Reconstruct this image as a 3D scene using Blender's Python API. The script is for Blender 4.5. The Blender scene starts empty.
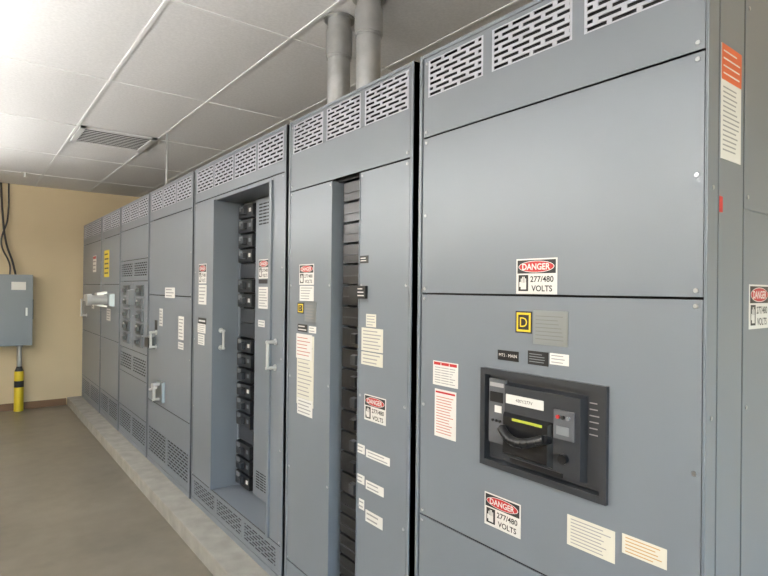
import bpy, bmesh, math, random
from mathutils import Matrix, Vector
random.seed(4)
C=bpy.context
sc=C.scene
try:
    sc.view_settings.view_transform='Standard'
    sc.view_settings.look='None'
except Exception: pass

# ---------------------------------------------------------------- materials
def s2l(c): return tuple(((x/255)/12.92 if x/255<=0.04045 else ((x/255+0.055)/1.055)**2.4) for x in c)
def mat(name,rgb,rough=0.5,metal=0.0,noise=0.0,nscale=8,emit=0,bump=0.0,bscale=200,spec=0.5,coat=0):
    m=bpy.data.materials.new(name); m.use_nodes=True; nt=m.node_tree
    b=nt.nodes['Principled BSDF']; col=s2l(rgb)
    b.inputs['Base Color'].default_value=(*col,1); b.inputs['Roughness'].default_value=rough
    b.inputs['Metallic'].default_value=metal
    b.inputs['Specular IOR Level'].default_value=spec
    b.inputs['Coat Weight'].default_value=coat
    tc=nt.nodes.new('ShaderNodeTexCoord')
    if noise>0:
        n=nt.nodes.new('ShaderNodeTexNoise'); n.inputs['Scale'].default_value=nscale; n.inputs['Detail'].default_value=6
        nt.links.new(tc.outputs['Object'],n.inputs['Vector'])
        r=nt.nodes.new('ShaderNodeValToRGB')
        r.color_ramp.elements[0].position=0.3; r.color_ramp.elements[1].position=0.7
        r.color_ramp.elements[0].color=(*[c*(1-noise) for c in col],1)
        r.color_ramp.elements[1].color=(*[min(1,c*(1+noise)) for c in col],1)
        nt.links.new(n.outputs['Fac'],r.inputs['Fac']); nt.links.new(r.outputs['Color'],b.inputs['Base Color'])
    if bump>0:
        n2=nt.nodes.new('ShaderNodeTexNoise'); n2.inputs['Scale'].default_value=bscale; n2.inputs['Detail'].default_value=3
        nt.links.new(tc.outputs['Object'],n2.inputs['Vector'])
        bp=nt.nodes.new('ShaderNodeBump'); bp.inputs['Strength'].default_value=bump; bp.inputs['Distance'].default_value=0.002
        nt.links.new(n2.outputs['Fac'],bp.inputs['Height']); nt.links.new(bp.outputs['Normal'],b.inputs['Normal'])
    if emit:
        b.inputs['Emission Color'].default_value=(*col,1); b.inputs['Emission Strength'].default_value=emit
    return m
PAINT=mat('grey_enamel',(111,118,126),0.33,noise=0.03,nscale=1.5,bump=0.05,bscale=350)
PAINTL=mat('vent_enamel_lit',(172,175,186),0.4)  # same enamel lightened: ceiling light on the header bars put into the colour
DARK=mat('interior_shade_black',(16,17,19),0.7)  # near-black that paints the shade inside gaps, slots and recesses
PLAST=mat('black_plastic',(22,23,26),0.28)
PLAST2=mat('charcoal_plastic',(46,49,54),0.34)
PLAST3=mat('slate_plastic',(84,87,92),0.4)
GREYP=mat('grey_plastic',(116,120,124),0.45)
WHITE=mat('label_white',(216,214,210),0.45)
CREAM=mat('label_cream',(208,204,190),0.5)
RED=mat('label_red',(178,36,36),0.45)
ORANGE=mat('label_orange',(208,96,54),0.45)
BLACK=mat('label_black',(20,20,22),0.4)
YEL=mat('label_yellow',(214,190,44),0.45)
LIME=mat('label_lime',(170,180,60),0.45)
INK=mat('printed_ink',(150,150,151),0.6)
INKR=mat('printed_ink_red',(190,126,118),0.6)
INKA=mat('printed_ink_amber',(186,150,104),0.6)
STEEL=mat('brushed_plate',(140,146,150),0.32,metal=0.7)
SCREW=mat('screw_zinc',(166,168,172),0.3,metal=0.85)
GALV=mat('galvanised_steel',(174,175,175),0.30,metal=0.8,noise=0.12,nscale=14)
HANDLE=mat('handle_nickel',(200,201,200),0.3,metal=0.4)
TILE=mat('ceiling_tile',(212,211,211),0.95,noise=0.06,nscale=70,bump=0.05,bscale=120,spec=0.1)
TBAR=mat('ceiling_grid_white',(216,216,216),0.9,spec=0.1)
WALL=mat('tan_wall_paint',(198,181,150),0.8,noise=0.02,nscale=3,bump=0.1,bscale=90)
BASEB=mat('baseboard_vinyl',(104,78,54),0.6)
CONC=mat('pad_concrete',(146,144,138),0.8,noise=0.14,nscale=9,bump=0.5,bscale=60)
LAMP=mat('lamp_diffuser',(252,250,246),0.5,emit=8.5)
LAMPUP=mat('added_uplight_tube',(252,250,246),0.5,emit=58.0)  # uplight added to brighten the ceiling from out of view
LAMPH=mat('lamp_housing',(235,236,238),0.5)
DIFF=mat('diffuser_metal',(210,210,210),0.5)
CABLE=mat('black_cable',(36,36,38),0.5)
# floor: sealed concrete
FLOOR=bpy.data.materials.new('sealed_concrete_floor'); FLOOR.use_nodes=True
nt=FLOOR.node_tree; b=nt.nodes['Principled BSDF']
tc=nt.nodes.new('ShaderNodeTexCoord')
n1=nt.nodes.new('ShaderNodeTexNoise'); n1.inputs['Scale'].default_value=1.3; n1.inputs['Detail'].default_value=5; n1.inputs['Roughness'].default_value=0.55
n2=nt.nodes.new('ShaderNodeTexNoise'); n2.inputs['Scale'].default_value=9; n2.inputs['Detail'].default_value=5
nt.links.new(tc.outputs['Object'],n1.inputs['Vector']); nt.links.new(tc.outputs['Object'],n2.inputs['Vector'])
mx=nt.nodes.new('ShaderNodeMix'); mx.inputs[0].default_value=0.25
nt.links.new(n1.outputs['Fac'],mx.inputs[2]); nt.links.new(n2.outputs['Fac'],mx.inputs[3])
rp=nt.nodes.new('ShaderNodeValToRGB'); rp.color_ramp.elements[0].position=0.30; rp.color_ramp.elements[1].position=0.70
rp.color_ramp.elements[0].color=(*s2l((97,92,83)),1); rp.color_ramp.elements[1].color=(*s2l((131,124,112)),1)
nt.links.new(mx.outputs[0],rp.inputs['Fac']); nt.links.new(rp.outputs['Color'],b.inputs['Base Color'])
mr=nt.nodes.new('ShaderNodeMapRange'); mr.inputs[3].default_value=0.32; mr.inputs[4].default_value=0.40
nt.links.new(n1.outputs['Fac'],mr.inputs[0]); nt.links.new(mr.outputs[0],b.inputs['Roughness'])

# ---------------------------------------------------------------- builder
class Fr:
    def __init__(s,o,r,u,n): s.o=Vector(o); s.r=Vector(r); s.u=Vector(u); s.n=Vector(n)
    def p(s,a,b,c): return s.o+s.r*a+s.u*b+s.n*c
D=1.255
FRONT=Fr((D,0,0),(0,-1,0),(0,0,1),(-1,0,0))      # a=-Y b=Z c=outwards
WORLD=Fr((0,0,0),(1,0,0),(0,1,0),(0,0,1))
ENDY=0.505
END=Fr((0,ENDY,0),(1,0,0),(0,0,1),(0,-1,0))
class MB:
    def __init__(s): s.v=[]; s.f=[]; s.m=[]; s.mats=[]; s.sm=[]
    def mi(s,m):
        if m not in s.mats: s.mats.append(m)
        return s.mats.index(m)
    def add(s,vs,fs,m,smooth=False):
        o=len(s.v); s.v+= [tuple(x) for x in vs]; k=s.mi(m)
        for f in fs: s.f.append([i+o for i in f]); s.m.append(k); s.sm.append(smooth)
    def box(s,fr,a0,a1,b0,b1,c0,c1,m,taper=0):
        a0,a1=sorted((a0,a1)); b0,b1=sorted((b0,b1)); c0,c1=sorted((c0,c1)); t=taper
        P=[fr.p(a0,b0,c0),fr.p(a1,b0,c0),fr.p(a1,b1,c0),fr.p(a0,b1,c0),
           fr.p(a0+t,b0+t,c1),fr.p(a1-t,b0+t,c1),fr.p(a1-t,b1-t,c1),fr.p(a0+t,b1-t,c1)]
        s.add(P,[(3,2,1,0),(4,5,6,7),(0,1,5,4),(1,2,6,5),(2,3,7,6),(3,0,4,7)],m)
    def fb(s,y0,y1,z0,z1,o0,o1,m,taper=0): s.box(FRONT,-y0,-y1,z0,z1,o0,o1,m,taper)
    def cyl(s,p0,p1,r,m,seg=20,r2=None):
        p0=Vector(p0);p1=Vector(p1); r2=r if r2 is None else r2
        d=(p1-p0).normalized(); x=d.orthogonal().normalized(); y=d.cross(x)
        A=[];B=[]
        for i in range(seg):
            t=2*math.pi*i/seg; w=x*math.cos(t)+y*math.sin(t)
            A.append(p0+w*r);B.append(p1+w*r2)
        s.add(A+B,[(i,(i+1)%seg,seg+(i+1)%seg,seg+i) for i in range(seg)],m,True)
        s.add(A,[tuple(range(seg))[::-1]],m); s.add(B,[tuple(range(seg))],m)
    def disc(s,fr,a,b,c,ra,rb,m,seg=28):
        s.add([fr.p(a+ra*math.cos(2*math.pi*i/seg),b+rb*math.sin(2*math.pi*i/seg),c) for i in range(seg)],[tuple(range(seg))],m)
    def quad(s,fr,a0,a1,b0,b1,c,m):
        a0,a1=sorted((a0,a1)); b0,b1=sorted((b0,b1))
        s.add([fr.p(a0,b0,c),fr.p(a1,b0,c),fr.p(a1,b1,c),fr.p(a0,b1,c)],[(0,1,2,3)],m)
    def text(s,fr,txt,a,b,c,h,m,w=None,bold=0):
        cu=bpy.data.curves.new('t','FONT'); cu.body=txt; cu.size=1; cu.resolution_u=3; cu.offset=bold
        ob=bpy.data.objects.new('t',cu); C.collection.objects.link(ob)
        C.view_layer.update()
        me=bpy.data.meshes.new_from_object(ob.evaluated_get(C.evaluated_depsgraph_get()))
        xs=[v.co.x for v in me.vertices]; ys=[v.co.y for v in me.vertices]
        x0,x1,y0,y1=min(xs),max(xs),min(ys),max(ys)
        sy=h/(y1-y0); sx=sy if w is None else w/(x1-x0)
        cx=(x0+x1)/2; cy=(y0+y1)/2
        s.add([fr.p(a+(v.co.x-cx)*sx,b+(v.co.y-cy)*sy,c) for v in me.vertices],[tuple(p.vertices) for p in me.polygons],m)
        bpy.data.objects.remove(ob); bpy.data.meshes.remove(me)
    def obj(s,name,parent=None,bevel=0,seg=2):
        me=bpy.data.meshes.new(name); me.from_pydata(s.v,[],s.f)
        for m in s.mats: me.materials.append(m)
        for i,p in enumerate(me.polygons): p.material_index=s.m[i]; p.use_smooth=s.sm[i]
        me.update()
        ob=bpy.data.objects.new(name,me); C.collection.objects.link(ob)
        if bevel:
            md=ob.modifiers.new('bevel','BEVEL'); md.width=bevel; md.segments=seg; md.limit_method='ANGLE'; md.angle_limit=math.radians(40)
            md.harden_normals=False
        if parent: ob.parent=parent
        return ob
def empty(name,loc=(0,0,0)):
    e=bpy.data.objects.new(name,None); C.collection.objects.link(e); e.empty_display_size=0.1
    return e

# ---------------------------------------------------------------- labels
def lines(mb,fr,a0,a1,b0,b1,n,c,m=INK,frac=0.32):
    p=(b1-b0)/n
    for i in range(n):
        yc=b1-(i+0.5)*p
        mb.quad(fr,a0,a0+(a1-a0)*random.uniform(0.72,1),yc-p*frac/2,yc+p*frac/2,c,m)
def label(mb,fr,a0,a1,b0,b1,base=WHITE,n=6,hdr=None,ink=INK,o=0.001,hfrac=0.2):
    mb.box(fr,a0,a1,b0,b1,0.0,o,base)
    a0,a1=sorted((a0,a1)); w=a1-a0; h=b1-b0
    t=b1-h*0.06
    if hdr:
        mb.quad(fr,a0+w*.04,a1-w*.04,b1-h*hfrac,b1-h*0.04,o+0.0004,hdr); t=b1-h*(hfrac+.05)
    if n: lines(mb,fr,a0+w*.08,a1-w*.08,b0+h*.06,t,n,o+0.0004,ink)
def danger(mb,fr,a0,a1,b0,b1,off=0.0):
    a0,a1=sorted((a0,a1)); w=a1-a0; h=b1-b0; o=off+0.001
    mb.box(fr,a0,a1,b0,b1,off,o,WHITE)
    mb.quad(fr,a0+w*.03,a1-w*.03,b1-h*.42,b1-h*.04,o+.0003,BLACK)
    mb.disc(fr,(a0+a1)/2,b1-h*.23,o+.0006,w*.44,h*.165,WHITE)
    mb.disc(fr,(a0+a1)/2,b1-h*.23,o+.0009,w*.425,h*.15,RED)
    mb.text(fr,'DANGER',(a0+a1)/2,b1-h*.23,o+.0012,h*.18,WHITE,w*.68,bold=.02)
    mb.text(fr,'277/480',a0+w*.64,b0+h*.42,o+.0004,h*.17,BLACK,w*.56,bold=.02)
    mb.text(fr,'VOLTS',a0+w*.64,b0+h*.16,o+.0004,h*.17,BLACK,w*.50,bold=.02)
    # hand pictogram (square pictogram field with a raised hand)
    mb.quad(fr,a0+w*.06,a0+w*.31,b0+h*.08,b0+h*.54,o+.0004,BLACK)
    mb.quad(fr,a0+w*.12,a0+w*.26,b0+h*.13,b0+h*.32,o+.0007,WHITE)
    for i in range(4):
        x=a0+w*(.12+.037*i); mb.quad(fr,x,x+w*.026,b0+h*.30,b0+h*(.49 if i in(1,2) else .44),o+.0007,WHITE)
    mb.quad(fr,a0+w*.085,a0+w*.12,b0+h*.2,b0+h*.34,o+.0007,WHITE)
def fl(mb,y0,y1,z0,z1,**k): label(mb,FRONT,-y0,-y1,z0,z1,**k)

# ---------------------------------------------------------------- cabinet pieces
ZB,ZT=0.10,2.385
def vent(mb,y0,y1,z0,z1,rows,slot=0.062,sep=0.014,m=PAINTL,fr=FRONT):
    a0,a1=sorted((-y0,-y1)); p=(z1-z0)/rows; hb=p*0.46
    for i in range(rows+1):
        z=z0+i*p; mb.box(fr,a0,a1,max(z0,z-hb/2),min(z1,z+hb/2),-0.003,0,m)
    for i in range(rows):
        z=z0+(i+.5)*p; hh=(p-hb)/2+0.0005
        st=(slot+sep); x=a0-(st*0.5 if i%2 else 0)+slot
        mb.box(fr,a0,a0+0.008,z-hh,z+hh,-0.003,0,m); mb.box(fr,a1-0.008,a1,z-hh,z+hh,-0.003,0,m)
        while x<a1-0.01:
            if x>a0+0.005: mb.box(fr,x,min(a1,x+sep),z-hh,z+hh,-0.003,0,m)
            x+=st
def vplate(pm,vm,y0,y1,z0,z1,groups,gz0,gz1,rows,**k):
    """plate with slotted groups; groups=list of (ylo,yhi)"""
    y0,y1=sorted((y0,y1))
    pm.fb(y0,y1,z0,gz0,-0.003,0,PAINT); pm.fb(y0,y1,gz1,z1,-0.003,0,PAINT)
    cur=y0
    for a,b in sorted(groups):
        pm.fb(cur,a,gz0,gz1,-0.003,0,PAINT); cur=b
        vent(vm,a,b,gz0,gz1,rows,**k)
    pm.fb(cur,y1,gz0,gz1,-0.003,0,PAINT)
def screws(mb,y0,y1,z0,z1,nz=3,ny=0,fr=FRONT,r=0.006):
    y0,y1=sorted((y0,y1)); e=0.014
    pts=[]
    for i in range(nz):
        z=z0+e+(z1-z0-2*e)*i/max(1,nz-1); pts+=[(y0+e,z),(y1-e,z)]
    for y,z in pts:
        c=fr.p(-y,z,0) if fr is FRONT else fr.p(y,z,0)
        mb.cyl(c,c+fr.n*0.0025,r,SCREW,12,r*0.8)
def plate(mb,y0,y1,z0,z1,sc_=None,n=3):
    mb.fb(y0,y1,z0,z1,-0.004,0.0,PAINT)
    if sc_: screws(sc_,y0,y1,z0,z1,n)
def carcass(parent,y0,y1,holes=(),depth=0.92,rpost=0.014):
    """sheet-metal shell, front posts, black sheet as painted shade behind the covers with openings (ya,yb,za,zb)"""
    mb=MB(); t=0.004
    mb.fb(y0,y0+t,ZB,ZT,-depth,-0.001,PAINT); mb.fb(y1-t,y1,ZB,ZT,-depth,-0.001,PAINT)
    mb.fb(y0,y1,ZT-t,ZT,-depth,-0.002,PAINT); mb.fb(y0,y1,ZB,ZB+t,-depth,-0.001,PAINT)
    mb.fb(y0,y1,ZB,ZT,-depth-t,-depth,PAINT)
    # front posts and rails
    mb.fb(y0,y0+rpost,ZB,ZT,-0.03,0.002,PAINT); mb.fb(y1-0.014,y1,ZB,ZT,-0.03,0.002,PAINT)
    mb.fb(y0,y1,ZB,ZB+0.035,-0.03,0.001,PAINT); mb.fb(y0+.014,y1-.014,ZT-0.012,ZT,-0.03,0.001,PAINT)
    mb.obj('carcass',parent,0.0015)
    lb=MB()  # black sheet standing in for the inner shade seen through gaps and slots
    if not holes: lb.fb(y0+.002,y1-.002,ZB,ZT-.01,-0.034,-0.03,DARK)
    for (a,b,c,d) in holes:
        lb.fb(y0+.002,a,ZB,ZT-.01,-0.034,-0.03,DARK); lb.fb(b,y1-.002,ZB,ZT-.01,-0.034,-0.03,DARK)
        lb.fb(a,b,ZB,c,-0.034,-0.03,DARK); lb.fb(a,b,d,ZT-.01,-0.034,-0.03,DARK)
    lb.obj('shade_sheet',parent)
def rod_handle(mb,y,z0,z1,r=0.008,o=0.045,fr=None,base=None,n=None):
    base=base or (lambda z,c:FRONT.p(-y,z,c))
    mb.cyl(base(z0,o),base(z1,o),r,HANDLE,14)
    for z in (z0,z1):
        mb.cyl(base(z,0),base(z,o+r),r*1.1,HANDLE,14)
        mb.cyl(base(z,0),base(z,0.006),r*2,HANDLE,14)

# ================================================================ cabinet A (main breaker section)
A=empty('switchgear_cabinet')
y0,y1=ENDY,1.438
carcass(A,y0,y1,holes=[(0.73,1.125,1.055,1.333)],rpost=0.003)
p=MB(); vm=MB(); s=MB()
ya,yb=y0+0.005,y1-0.022
vplate(p,vm,ya,yb,2.098,ZT-0.014,[(0.53,0.80),(0.835,1.11),(1.145,1.395)],2.232,2.358,7)
screws(s,ya,yb,2.10,ZT-.02,2)
plate(p,ya,yb,1.562,2.092,s,3)
# mid plate with a cut-out for the breaker
by0,by1,bz0,bz1=0.722,1.132,1.049,1.339
p.fb(ya,by0,0.803,1.556,-0.004,0,PAINT); p.fb(by1,yb,0.803,1.556,-0.004,0,PAINT)
p.fb(by0,by1,0.803,bz0,-0.004,0,PAINT); p.fb(by0,by1,bz1,1.556,-0.004,0,PAINT)
screws(s,ya,yb,0.803,1.556,3)
plate(p,ya,yb,0.14,0.797,s,3)
p.obj('cover_plates',A); vm.obj('vent_slots',A); s.obj('screws',A)
# end panel (faces the camera side)
e=MB()
e.box(END,D+0.0,D+0.052,ZB,ZT,0.0,0.003,PAINT)
e.box(END,D+0.058,D+0.192,ZB+.02,ZT-.02,0.0,0.003,PAINT)
e.box(END,D+0.200,D+0.90,ZB+.02,1.765,0.0,0.003,PAINT)
e.box(END,D+0.200,D+0.90,1.771,ZT-.02,0.0,0.003,PAINT)
e.box(END,D+0.190,D+0.202,ZB+.02,ZT-.02,0.0,0.001,DARK)
e.box(END,D+0.050,D+0.060,ZB+.02,ZT-.02,0.0,0.001,DARK)
for z in (0.3,0.8,1.3,1.8,2.25):
    for x in (D+0.025,D+0.22):
        c=END.p(x,z,0.003); e.cyl(c,c+END.n*0.002,0.005,SCREW,10)
e.obj('end_panels',A,0.0015)
l=MB()
ENDL=Fr((0,ENDY-0.003,0),(1,0,0),(0,0,1),(0,-1,0))
label(l,ENDL,1.318,1.428,1.87,2.125,WHITE,0)
l.quad(ENDL,1.318,1.428,2.045,2.125,.0014,ORANGE); lines(l,ENDL,1.326,1.42,1.885,2.035,14,.0014); lines(l,ENDL,1.326,1.42,2.052,2.118,4,.0018,WHITE,.2)
l.box(ENDL,1.314,1.330,1.75,1.785,0,0.001,RED)
# nameplates, tags
l.fb(1.010,0.953,1.452,1.514,0,0.001,BLACK)
l.quad(FRONT,-1.006,-0.957,1.456,1.510,.0014,YEL); l.quad(FRONT,-1.0,-0.963,1.462,1.504,.0018,BLACK)
l.text(FRONT,'D',-0.981,1.483,.0022,.027,YEL)
l.fb(0.948,0.838,1.425,1.518,0,0.0015,STEEL); lines(l,FRONT,-0.94,-0.848,1.435,1.508,7,.002,m=GREYP,frac=.2)
l.fb(1.074,0.998,1.368,1.397,0,0.002,BLACK); l.text(FRONT,'MTS - MAIN',-1.036,1.383,.0024,.009,WHITE)
l.fb(0.965,0.898,1.367,1.405,0,0.002,BLACK); lines(l,FRONT,-0.96,-0.903,1.372,1.400,4,.0024,GREYP)
fl(l,0.893,0.835,1.375,1.405,n=3,ink=INK)
fl(l,1.355,1.238,1.255,1.335,n=7,hdr=RED,hfrac=.16) 
for i in (1,2): l.quad(FRONT,-1.355+.117*i/3-.0015,-1.355+.117*i/3+.0015,1.258,1.33,.0018,WHITE)
fl(l,1.345,1.245,1.085,1.242,n=14,hdr=RED,ink=INKR,hfrac=.08)
fl(l,0.835,0.703,0.912,0.990,base=CREAM,n=8)
fl(l,0.685,0.580,0.948,0.994,base=CREAM,n=5,ink=INKA)
l.obj('labels',A)
# drawout / moulded-case circuit breaker
bk=MB()
w=0.018
for (a,b,c,d) in ((by0,by1,bz1-w,bz1),(by0,by1,bz0,bz0+w),(by0,by0+w,bz0+w,bz1-w),(by1-w,by1,bz0+w,bz1-w)):
    bk.fb(a,b,c,d,-0.03,0.012,PLAST2)
bk.fb(by0+w,by1-w,bz0+w,bz1-w,-0.03,-0.022,PLAST)
iy0,iy1,iz0,iz1=by0+w+.004,by1-w-.004,bz0+w+.004,bz1-w-.004
bk.fb(iy0,iy1,iz0,iz1,-0.022,-0.008,PLAST2)
# trip-unit column (left as seen)
bk.fb(iy1-0.066,iy1-0.006,iz0+.05,iz1-.008,-0.008,0.004,PLAST3)
bk.fb(iy1-0.060,iy1-0.012,iz1-.075,iz1-.045,0.004,0.006,BLACK)
bk.fb(iy1-0.055,iy1-0.03,iz1-.105,iz1-.085,0.004,0.006,WHITE)
for i in range(3):
    c=FRONT.p(-(iy1-0.022-0.014*i),iz1-.13,0.004); bk.cyl(c,c+FRONT.n*.003,.004,PLAST,10)
bk.quad(FRONT,-(iy1-.01),-(iy1-.062),iz1-.03,iz1-.018,.0046,INK)
# raised body
by=iy1-0.07
bk.fb(iy0+.04,by,iz0+.012,iz1-.012,-0.008,0.016,PLAST2,taper=0.006)
bk.fb(by-.012,by-.14,iz1-.068,iz1-.042,0.016,0.018,WHITE); bk.text(FRONT,'480Y/277V',-(by-.076),iz1-.055,.0185,.009,BLACK)
# operating handle: curved pull bar on two cheeks
hz=iz0+.105
bk.fb(by-.004,by-.17,hz-.075,hz+.046,0.016,0.03,PLAST,taper=.008)
pts=[]
for i in range(9):
    t=i/8; pts.append(FRONT.p(-(by-.02-.14*t),hz+.004-.02*math.sin(math.pi*t),0.045+0.022*math.sin(math.pi*t)))
for a,b in zip(pts[:-1],pts[1:]): bk.cyl(a,b,.013,PLAST,14)
bk.cyl(pts[0],FRONT.p(-(by-.02),hz,.02),.012,PLAST,12); bk.cyl(pts[-1],FRONT.p(-(by-.16),hz,.02),.012,PLAST,12)
bk.fb(by-.045,by-.145,hz+.030,hz+.037,.03,.0315,LIME)
# push buttons & indicator column (right)
bk.fb(by-.175,by-.235,hz+.01,hz+.085,0.016,0.022,PLAST3)
for i,mm in enumerate((RED,BLACK,GREYP)):
    c=FRONT.p(-(by-.19-.015*i),hz+.068,0.022); bk.cyl(c,c+FRONT.n*.006,.005,mm,12)
bk.fb(by-.185,by-.222,hz+.022,hz+.044,0.022,0.024,GREYP)
bk.fb(by-.03,by-.20,iz0+.014,iz0+.026,0.016,0.02,PLAST)
lines(bk,FRONT,-(iy0+.035),-(iy0+.006),iz0+.13,iz1-.02,6,-0.0075,INK,.2)
c=FRONT.p(-(by-.205),hz-.04,0.016); bk.cyl(c,c+FRONT.n*.012,.013,PLAST,18)
bk.obj('circuit_breaker_unit',A,0.0015)

# ================================================================ cabinet B (narrow breaker column)
B=empty('switchgear_cabinet')
y0,y1=1.472,2.405
carcass(B,y0,y1,holes=[(1.795,2.005,0.26,2.035)])
p=MB(); vm=MB(); s=MB()
ya,yb=y0+.017,y1-.017
vplate(p,vm,ya,yb,2.045,ZT-.014,[(1.50,1.77),(1.80,2.06),(2.09,2.365)],2.222,2.362,8)
screws(s,ya,yb,2.05,ZT-.02,2)
plate(p,2.007,yb,0.26,2.039,s,5)
plate(p,ya,1.795,0.26,2.039,s,5)
p.fb(ya,yb,0.14,0.254,-.004,0,PAINT)
# returned edges of the narrow opening
p.fb(1.793,1.797,0.26,2.039,-0.05,0.004,PAINT); p.fb(2.003,2.007,0.26,2.039,-0.08,0.004,PAINT)
p.obj('cover_plates',B,0.001); vm.obj('vent_slots',B); s.obj('screws',B)
b=MB()
b.fb(1.797,2.003,0.26,2.035,-0.09,-0.085,DARK)
b.fb(1.797,2.003,0.255,0.262,-0.09,0.0,PAINT)
z=0.27
i=0
while z<2.02:
    h=0.088
    b.fb(1.80,1.965,z,min(2.03,z+h-0.004),-0.085,-0.03,PLAST,taper=.003)
    if 5<=i<=12 :
        b.fb(1.83,1.87,z+.02,z+h-.024,-0.03,-0.008,PLAST2 if i%2 else PLAST,taper=.003)
        b.fb(1.80,1.822,z+.03,z+h-.03,-0.03,-0.028,GREYP)
    else:
        b.fb(1.81,1.955,z+.036,z+.041,-0.03,-0.026,PLAST2)
    z+=h; i+=1
b.obj('breaker_stack',B,0.001)
l=MB()
l.fb(1.79,1.735,1.675,1.705,0,.002,BLACK); lines(l,FRONT,-1.785,-1.74,1.68,1.70,2,.0024,WHITE)
l.fb(1.85,1.738,1.535,1.585,0,.012,BLACK); lines(l,FRONT,-1.79,-1.745,1.54,1.58,3,.0124,WHITE)
fl(l,1.745,1.68,1.425,1.475,base=CREAM,n=4)
fl(l,1.775,1.635,1.33,1.42,base=CREAM,n=6,hdr=None)
fl(l,1.775,1.635,1.275,1.325,base=CREAM,n=3)
fl(l,1.80,1.745,0.92,0.955,n=2); fl(l,1.735,1.585,0.915,0.945,n=2)
fl(l,1.80,1.745,0.80,0.835,n=2); fl(l,1.735,1.62,0.79,0.825,n=2)
fl(l,1.78,1.745,0.70,0.74,n=2); fl(l,1.735,1.625,0.665,0.71,n=2)
fl(l,2.285,2.155,1.515,1.585,n=5)
l.fb(2.305,2.245,1.455,1.505,0,.001,BLACK); l.quad(FRONT,-2.30,-2.25,1.46,1.50,.0014,YEL); l.quad(FRONT,-2.293,-2.257,1.466,1.494,.0018,BLACK)
l.text(FRONT,'D',-2.275,1.48,.0022,.02,YEL)
l.fb(2.235,2.13,1.42,1.51,0,.0015,STEEL); lines(l,FRONT,-2.225,-2.14,1.43,1.50,5,.002)
fl(l,2.30,2.21,1.37,1.405,base=BLACK,n=2,ink=WHITE)
fl(l,2.195,2.13,1.37,1.40,n=2)
# hanging paper sheets
l.fb(2.30,2.145,1.03,1.355,0.001,0.003,CREAM); lines(l,FRONT,-2.29,-2.155,1.05,1.345,16,.0034,INK,.25)
l.fb(2.305,2.16,1.245,1.36,0.003,0.005,WHITE); lines(l,FRONT,-2.295,-2.17,1.255,1.35,6,.0054,INKR,.25)
l.fb(2.29,2.15,0.985,1.06,0.003,0.0045,WHITE); lines(l,FRONT,-2.28,-2.16,.99,1.055,4,.005)
l.obj('labels',B)

# ================================================================ cabinet C (wide opening, recessed breakers)
Cc=empty('switchgear_cabinet')
y0,y1=2.437,3.795
OY0,OY1,OZ0,OZ1=2.60,3.40,0.29,2.13
carcass(Cc,y0,y1,holes=[(OY0,OY1,OZ0,OZ1)])
p=MB(); vm=MB(); s=MB()
ya,yb=y0+.017,y1-.017
vplate(p,vm,ya,yb,2.155,ZT-.014,[(2.47,2.77),(2.795,3.09),(3.115,3.42),(3.445,3.745)],2.215,2.362,7)
plate(p,OY1,yb,OZ0,2.149,s,5)
plate(p,ya,OY0,OZ0,2.149,s,5)
p.fb(OY0,OY1,OZ1,2.149,-.004,0,PAINT)
vplate(p,vm,ya,yb,0.14,OZ0-.006,[(2.50,2.90),(2.93,3.32),(3.35,3.74)],0.165,0.262,6,m=PAINT)
# recess lining
RD=0.19
p.fb(OY1-.003,OY1,OZ0,OZ1,-RD,0,PAINT); p.fb(OY0,OY0+.003,OZ0,OZ1,-RD,0,PAINT)
p.fb(OY0,OY1,OZ1-.003,OZ1,-RD,0,PAINT); p.fb(OY0,OY1,OZ0,OZ0+.003,-RD,0,PAINT)
p.fb(OY0,OY1,OZ0,OZ1,-RD-.003,-RD,PAINT)
# folded door lip each side
p.fb(OY1-.004,OY1+.022,OZ0,OZ1,0,.012,PAINT); p.fb(OY0-.022,OY0+.004,OZ0,OZ1,0,.012,PAINT)
# raised dead-front right of the breaker column
p.fb(OY0+.01,3.14,OZ0+.02,OZ1-.02,-RD,-RD+.03,PAINT)
p.fb(3.375,OY1-.003,OZ0+.02,OZ1-.02,-RD,-RD+.03,PAINT)
p.obj('cover_plates',Cc,0.001); s.obj('screws',Cc)
FC=Fr((D+RD-.03,0,0),(0,-1,0),(0,0,1),(-1,0,0))
def bump_vent(y0_,y1_,z0_,z1_,rows):
    pp=(z1_-z0_)/rows
    for i in range(rows):
        zz=z0_+(i+.5)*pp
        for k in range(3):
            a=-y1_+(y1_-y0_)*k/3+.004
            vm.box(FC,a,a+(y1_-y0_)/3-.008,zz-pp*.22,zz+pp*.22,0,.0006,DARK)
bump_vent(2.93,3.10,1.95,2.09,7); bump_vent(2.93,3.10,0.36,0.47,7)
vm.obj('vent_slots',Cc)
b=MB()
z=OZ0+.03; i=0
b.box(FC,-3.375,-3.14,OZ0+.02,OZ1-.02,-.03,-.028,DARK)
pat=[1,1,1,0,1,1,1,1,1,1,0,0,1,1,0,1,1,1,1]
while z<OZ1-.1:
    h=0.094
    if pat[i%len(pat)]:
        b.box(FC,-3.37,-3.15,z,z+h-.006,-.028,.018,PLAST,taper=.004)
        b.box(FC,-3.285,-3.235,z+.022,z+h-.03,.018,.04,PLAST2,taper=.004)
        b.box(FC,-3.355,-3.30,z+.05,z+h-.016,.018,.0195,GREYP)
        b.box(FC,-3.205,-3.175,z+.035,z+h-.035,.018,.0195,WHITE if i%3==0 else GREYP)
    else:
        b.box(FC,-3.37,-3.15,z,z+h-.006,-.028,-.002,PLAST2)
    z+=h; i+=1
b.obj('breaker_stack',Cc,0.001)
h=MB()
rod_handle(h,0,1.19,1.30,base=lambda z,c:Vector((D+.045,OY1-.003-c,z)))
rod_handle(h,2.53,1.17,1.30)
h.obj('pull_handles',Cc)
l=MB()
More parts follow.
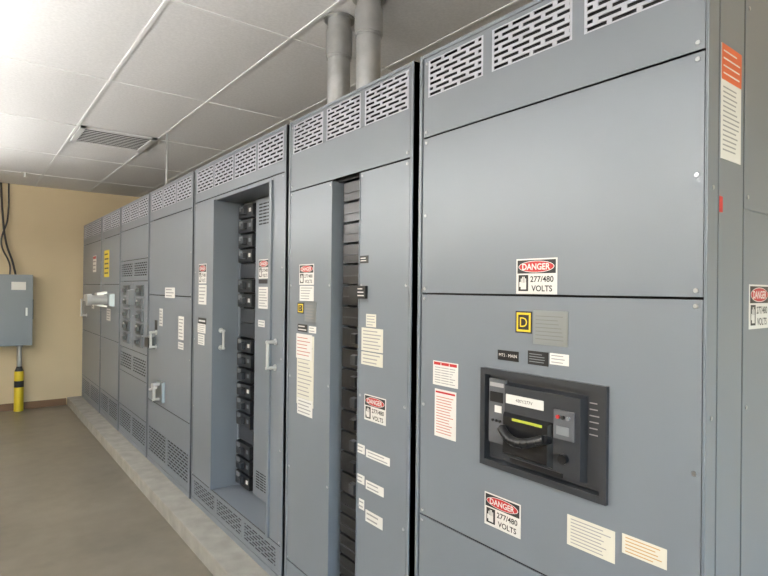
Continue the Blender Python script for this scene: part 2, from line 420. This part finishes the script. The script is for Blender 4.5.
fl(l,3.69,3.54,1.46,1.59,n=5); fl(l,3.69,3.54,1.33,1.37,base=BLACK,n=1,ink=WHITE)
fl(l,3.70,3.55,1.27,1.33,n=4); fl(l,3.69,3.57,1.19,1.26,n=4)
l.box(FC,-3.09,-2.97,1.60,1.625,0,.001,BLACK)
label(l,FC,-3.09,-2.96,1.45,1.58,WHITE,7)
label(l,FC,-3.09,-3.0,1.34,1.38,WHITE,2)
l.obj('labels',Cc)

# ================================================================ cabinet D
Dd=empty('switchgear_cabinet')
y0,y1=3.827,4.945
carcass(Dd,y0,y1)
p=MB(); vm=MB(); s=MB(); ya,yb=y0+.017,y1-.017
vplate(p,vm,ya,yb,2.135,ZT-.014,[(3.87,4.20),(4.23,4.55),(4.58,4.90)],2.21,2.362,7)
plate(p,ya,yb,1.51,2.129,s,3); plate(p,ya,yb,0.62,1.504,s,3)
vplate(p,vm,ya,yb,0.14,0.614,[(3.87,4.36),(4.41,4.90)],0.19,0.40,9,m=PAINT)
p.obj('cover_plates',Dd,0.001); vm.obj('vent_slots',Dd); s.obj('screws',Dd)
h=MB()
rod_handle(h,4.70,1.08,1.2,r=.01)
h.fb(4.88,4.75,1.06,1.16,0,.05,PLAST,taper=.01)
h.fb(4.62,4.45,0.66,0.82,0,.02,STEEL,taper=.004); rod_handle(h,4.53,.68,.80,r=.011,o=.06)
h.cyl(FRONT.p(-4.60,.78,.02),FRONT.p(-4.60,.78,.06),.02,HANDLE,16); h.cyl(FRONT.p(-4.66,.74,.055),FRONT.p(-4.50,.78,.055),.011,HANDLE,12)
h.obj('door_hardware',Dd,0.001)
l=MB(); fl(l,4.47,4.22,1.49,1.57,n=3); fl(l,4.12,4.0,1.19,1.36,n=6); fl(l,4.12,4.0,1.12,1.17,n=2); fl(l,4.62,4.53,1.26,1.40,n=5)
l.fb(4.75,4.68,1.22,1.30,0,.002,BLACK)
l.obj('labels',Dd)

# ================================================================ cabinet E (group mounted breakers)
E=empty('switchgear_cabinet')
y0,y1=4.975,6.045
carcass(E,y0,y1)
p=MB(); vm=MB(); s=MB(); ya,yb=y0+.017,y1-.017
vplate(p,vm,ya,yb,2.13,ZT-.014,[(5.02,5.33),(5.36,5.66),(5.69,6.0)],2.2,2.362,7)
plate(p,ya,yb,1.83,2.124,s,2)
vplate(p,vm,ya,yb,1.63,1.824,[(5.02,5.48),(5.54,6.0)],1.67,1.80,6,m=PAINT)
plate(p,ya,5.50,0.98,1.624,s,3); plate(p,5.506,yb,0.98,1.624,s,3)
vplate(p,vm,ya,yb,0.74,0.974,[(5.02,5.48),(5.54,6.0)],0.78,0.93,6,m=PAINT)
plate(p,ya,yb,0.40,0.734,s,2)
vplate(p,vm,ya,yb,0.14,0.394,[(5.02,5.48),(5.54,6.0)],0.18,0.36,8,m=PAINT)
p.obj('cover_plates',E,0.001); vm.obj('vent_slots',E); s.obj('screws',E)
b=MB()
for cx in (5.22,5.72):
    for k in range(5):
        z=1.03+k*.115
        b.fb(cx-.10,cx+.10,z,z+.10,0,.02,PLAST3 if (k+int(cx))%3 else PLAST2,taper=.004)
        b.fb(cx-.03,cx+.03,z+.03,z+.07,.02,.045,PLAST,taper=.004)
        b.fb(cx+.045,cx+.085,z+.03,z+.08,.02,.022,WHITE if k%2 else GREYP)
b.fb(5.44,5.56,1.40,1.55,0,.05,GREYP,taper=.01)
b.obj('breaker_units',E,0.001)

# ================================================================ cabinet F and G
F=empty('switchgear_cabinet')
y0,y1=6.075,7.02
carcass(F,y0,y1)
p=MB(); vm=MB(); s=MB(); ya,yb=y0+.017,y1-.017
vplate(p,vm,ya,yb,2.12,ZT-.014,[(6.12,6.52),(6.57,6.97)],2.2,2.362,7)
plate(p,ya,yb,1.60,2.114,s,3); plate(p,ya,yb,1.0,1.594,s,3); plate(p,ya,yb,.40,.994,s,3)
vplate(p,vm,ya,yb,0.14,0.394,[(6.12,6.52),(6.57,6.97)],0.18,0.36,8,m=PAINT)
p.obj('cover_plates',F,0.001); vm.obj('vent_slots',F); s.obj('screws',F)
l=MB(); fl(l,6.86,6.60,1.68,1.98,base=YEL,n=5,ink=BLACK); fl(l,6.7,6.5,1.20,1.33,n=4); l.obj('labels',F)
h=MB()
h.fb(6.30,6.62,1.36,1.50,0,.05,STEEL,taper=.01)
h.cyl(FRONT.p(-6.46,1.43,.05),FRONT.p(-6.46,1.43,.20),.05,HANDLE,20)
h.cyl(FRONT.p(-6.46,1.43,.20),FRONT.p(-6.46,1.43,.24),.062,HANDLE,20)
h.fb(6.68,6.86,1.34,1.52,0,.10,HANDLE,taper=.02)
h.obj('rotary_operator',F,0.002)
G=empty('switchgear_cabinet')
y0,y1=7.05,8.24
carcass(G,y0,y1)
p=MB(); vm=MB(); s=MB(); ya,yb=y0+.017,y1-.017
vplate(p,vm,ya,yb,2.12,ZT-.014,[(7.10,7.62),(7.68,8.19)],2.2,2.362,7)
plate(p,ya,yb,1.60,2.114,s,3); plate(p,ya,yb,1.0,1.594,s,3); plate(p,ya,yb,.40,.994,s,3)
vplate(p,vm,ya,yb,0.14,0.394,[(7.10,7.62),(7.68,8.19)],0.18,0.36,8,m=PAINT)
p.obj('cover_plates',G,0.001); vm.obj('vent_slots',G); s.obj('screws',G)
l=MB(); fl(l,7.55,7.35,1.75,1.95,base=WHITE,n=3,hdr=RED); fl(l,7.6,7.45,1.30,1.42,n=3); l.obj('labels',G)
h=MB(); rod_handle(h,7.95,1.2,1.4,r=.012,o=.06); h.fb(7.60,7.75,1.38,1.48,0,.07,HANDLE,taper=.01); h.obj('door_hardware',G)

# ---------------------------------------------------------------- danger signs (each a separate plate)
def dsign(fr,a0,a1,b0,b1,off=0.0,parent=None):
    m=MB(); danger(m,fr,a0,a1,b0,b1,off); return m.obj('danger_sign',parent)
dsign(FRONT,-1.008,-0.872,1.563,1.662,.001)
dsign(FRONT,-1.120,-0.985,0.868,0.965)
dsign(FRONT,-1.75,-1.612,1.06,1.16)
dsign(FRONT,-2.29,-2.155,1.59,1.685)
dsign(FC,-3.09,-2.955,1.63,1.745,parent=Cc)
dsign(FRONT,-3.69,-3.545,1.60,1.73)
dsign(ENDL,1.488,1.615,1.485,1.593)

# ================================================================ room
X0,X1,Y0,Y1,ZC=-3.0,2.45,-4.0,8.3,2.85
r=MB(); r.box(WORLD,X0-.1,X1+.1,Y0-.1,Y1+.1,-0.1,0,FLOOR); r.obj('floor')
r=MB(); r.box(WORLD,X0,X1,Y0,Y1,ZC+.004,ZC+.1,TILE); r.obj('ceiling')
g=MB()
x=0.09-0.61*6
while x<X1:
    if x>X0: g.box(WORLD,x-.009,x+.009,Y0,Y1,ZC,ZC+.01,TBAR)
    x+=.61
yy=2.51-1.22*6
while yy<Y1:
    if yy>Y0: g.box(WORLD,X0,X1,yy-.009,yy+.009,ZC-.0005,ZC+.01,TBAR)
    yy+=1.22
g.obj('trim_ceiling_grid')
r=MB(); r.box(WORLD,X0-.1,X1+.1,Y1,Y1+.1,0,ZC+.1,WALL); r.obj('wall_back')
r=MB(); r.box(WORLD,X1,X1+.1,Y0,Y1,0,ZC+.1,WALL); r.obj('wall_right')
r=MB(); r.box(WORLD,X0-.1,X0,Y0,Y1,0,ZC+.1,WALL); r.obj('wall_left')
wx0,wx1,wz0,wz1=-1.9,2.0,0.7,2.4
r=MB()
r.box(WORLD,X0-.1,wx0,Y0-.1,Y0,0,ZC+.1,WALL); r.box(WORLD,wx1,X1+.1,Y0-.1,Y0,0,ZC+.1,WALL)
r.box(WORLD,wx0,wx1,Y0-.1,Y0,0,wz0,WALL); r.box(WORLD,wx0,wx1,Y0-.1,Y0,wz1,ZC+.1,WALL); r.obj('wall_front')
wn=MB()
for xx in (wx0,wx0+.96,wx0+1.93,wx0+2.9,wx1-.05): wn.box(WORLD,xx,xx+.05,Y0-.08,Y0-.02,wz0,wz1,LAMPH)
for zz in (wz0,wz1-.05): wn.box(WORLD,wx0,wx1,Y0-.08,Y0-.02,zz,zz+.05,LAMPH)
wn.obj('window_1')
r=MB(); r.box(WORLD,X0,1.08,Y1-.012,Y1,0,.09,BASEB); r.obj('baseboard_back',None,.003)
r=MB(); r.box(WORLD,X0,X0+.012,Y0,Y1-.012,0,.09,BASEB); r.obj('baseboard_left',None,.003)
r=MB(); r.box(WORLD,1.09,X1-.03,0.25,Y1-.003,0,.10,CONC); r.obj('concrete_housekeeping_pad',None,.006,3)

# ceiling air diffuser (2x2 louvred)
d=MB(); ax,bx,ay,by_=0.715,1.295,4.90,5.48
for (a,b_,c,dd) in ((ax,bx,ay,ay+.04),(ax,bx,by_-.04,by_),(ax,ax+.04,ay,by_),(bx-.04,bx,ay,by_)):
    d.box(WORLD,a,b_,c,dd,ZC-.012,ZC,DIFF)
d.box(WORLD,ax+.03,bx-.03,ay+.03,by_-.03,ZC-.0025,ZC-.001,DARK)
n=9
for i in range(n):
    c=ay+.04+(by_-ay-.08)*(i+.5)/n
    d.box(WORLD,ax+.04,bx-.04,c-.013,c+.008,ZC-.006,ZC-.004,DIFF)
d.obj('ceiling_air_diffuser')
# unseen fluorescent luminaires along the aisle, hung low with uplight added to brighten ceiling
def luminaire(lx,ly,L=2.3):
    t=MB(); z=2.25
    t.box(WORLD,lx-.075,lx+.075,ly,ly+L,z,z+.055,LAMPH)
    for s_ in (-.05,.05):
        t.cyl((lx+s_,ly+.05,z+.075),(lx+s_,ly+L-.05,z+.075),.019,LAMPUP,12)
        t.cyl((lx+s_,ly+.05,z-.02),(lx+s_,ly+L-.05,z-.02),.019,LAMP,12)
    for yy in (ly,ly+L-.04): t.box(WORLD,lx-.08,lx+.08,yy,yy+.04,z-.045,z+.10,LAMPH)
    for yy in (ly+.25,ly+L-.25): t.cyl((lx,yy,z+.05),(lx,yy,ZC),.004,GALV,8)
    t.obj('unseen_fluorescent_light')
for ly in (-3.5,-.85,1.8,4.45): luminaire(-.62,ly)
for ly in (-3.5,-.85,1.8,4.45): luminaire(-2.2,ly)
# sprinkler
sp=MB(); c=Vector((0.52,7.35,ZC)); sp.cyl(c-Vector((0,0,.008)),c,.035,HANDLE,20); sp.cyl(c-Vector((0,0,.05)),c,.012,HANDLE,12); sp.cyl(c-Vector((0,0,.054)),c-Vector((0,0,.05)),.025,HANDLE,16)
sp.obj('fire_sprinkler')
# hanging rod
hr=MB(); hr.cyl((1.315,4.69,ZT),(1.315,4.69,ZC),.007,GALV,10); hr.cyl((1.315,4.69,ZT),(1.315,4.69,ZT+.01),.02,GALV,12); hr.obj('threaded_support_rod')
# conduits
for (cx,cy,c0,c1) in ((1.395,2.185,2.67,2.79),(1.395,1.945,2.69,2.80)):
    q=MB(); q.cyl((cx,cy,ZT),(cx,cy,ZC+.05),.054,GALV,36)
    q.cyl((cx,cy,c0),(cx,cy,c1),.062,GALV,36); q.cyl((cx,cy,c0-.012),(cx,cy,c0),.058,GALV,36); q.cyl((cx,cy,c1),(cx,cy,c1+.012),.058,GALV,36)
    q.cyl((cx,cy,ZT),(cx,cy,ZT+.012),.070,GALV,8); q.cyl((cx,cy,ZT+.012),(cx,cy,ZT+.045),.063,GALV,36)
    q.cyl((cx,cy,ZC-.006),(cx,cy,ZC),.075,GALV,36)
    q.obj('electrical_conduit')
# wall disconnect box
W=Fr((0,Y1,0),(1,0,0),(0,0,1),(0,-1,0))
bx_=empty('electrical_disconnect_box')
q=MB(); q.box(W,.16,.665,.84,1.70,0.001,.20,PAINT); q.box(W,.15,.675,.83,1.71,.20,.215,PAINT)
q.box(W,.45,.60,1.52,1.62,.215,.217,WHITE); q.box(W,.60,.62,1.2,1.3,.215,.235,HANDLE)
q.box(W,.665,.69,1.15,1.40,.06,.12,PLAST2); q.obj('enclosure',bx_,.004)
q=MB(); q.cyl((.55,Y1-.08,.56),(.55,Y1-.08,.84),.028,GALV,18); q.cyl((.55,Y1-.08,.80),(.55,Y1-.08,.84),.04,GALV,18)
q.obj('conduit_stub',bx_)
q=MB()
q.cyl((.55,Y1-.08,0),(.55,Y1-.08,.30),.052,YEL,20); q.cyl((.55,Y1-.08,.30),(.55,Y1-.08,.38),.0525,BLACK,20)
q.cyl((.55,Y1-.08,.38),(.55,Y1-.08,.50),.052,YEL,20,.048); q.cyl((.55,Y1-.08,.5),(.55,Y1-.08,.56),.048,BLACK,20,.028)
q.obj('striped_guard',bx_)
def cable(name,pts,r,parent):
    cu=bpy.data.curves.new(name,'CURVE'); cu.dimensions='3D'; sp=cu.splines.new('BEZIER'); sp.bezier_points.add(len(pts)-1)
    for bp,p_ in zip(sp.bezier_points,pts): bp.co=p_; bp.handle_left_type=bp.handle_right_type='AUTO'
    cu.bevel_depth=r; cu.bevel_resolution=3; cu.materials.append(CABLE)
    o=bpy.data.objects.new(name,cu); C.collection.objects.link(o); o.parent=parent
cable('cable_1',[(.34,Y1-.03,ZC),(.36,Y1-.05,2.45),(.40,Y1-.06,2.1),(.47,Y1-.1,1.85),(.50,Y1-.1,1.70)],.012,bx_)
cable('cable_2',[(.42,Y1-.03,ZC),(.41,Y1-.05,2.4),(.35,Y1-.06,2.1),(.44,Y1-.1,1.82),(.44,Y1-.1,1.70)],.010,bx_)

# ---------------------------------------------------------------- world & camera
w=bpy.data.worlds.new('World'); sc.world=w; w.use_nodes=True; nt=w.node_tree
bg=nt.nodes['Background']; sky=nt.nodes.new('ShaderNodeTexSky')
try:
    sky.sky_type='NISHITA'; sky.sun_disc=False; sky.sun_elevation=math.radians(40); sky.sun_rotation=math.radians(60)
except Exception: pass
nt.links.new(sky.outputs[0],bg.inputs['Color']); bg.inputs['Strength'].default_value=3.0
R=Matrix.Rotation(math.radians(-37.55),4,'Z')@Matrix.Rotation(math.radians(90.2),4,'X')@Matrix.Rotation(math.radians(0.63),4,'Z')
cd=bpy.data.cameras.new('Camera'); cam=bpy.data.objects.new('Camera',cd); C.collection.objects.link(cam)
cam.matrix_world=Matrix.Translation((0,0,1.57))@R
cd.sensor_width=36; cd.lens=545/768*36; cd.clip_start=0.05
sc.camera=cam
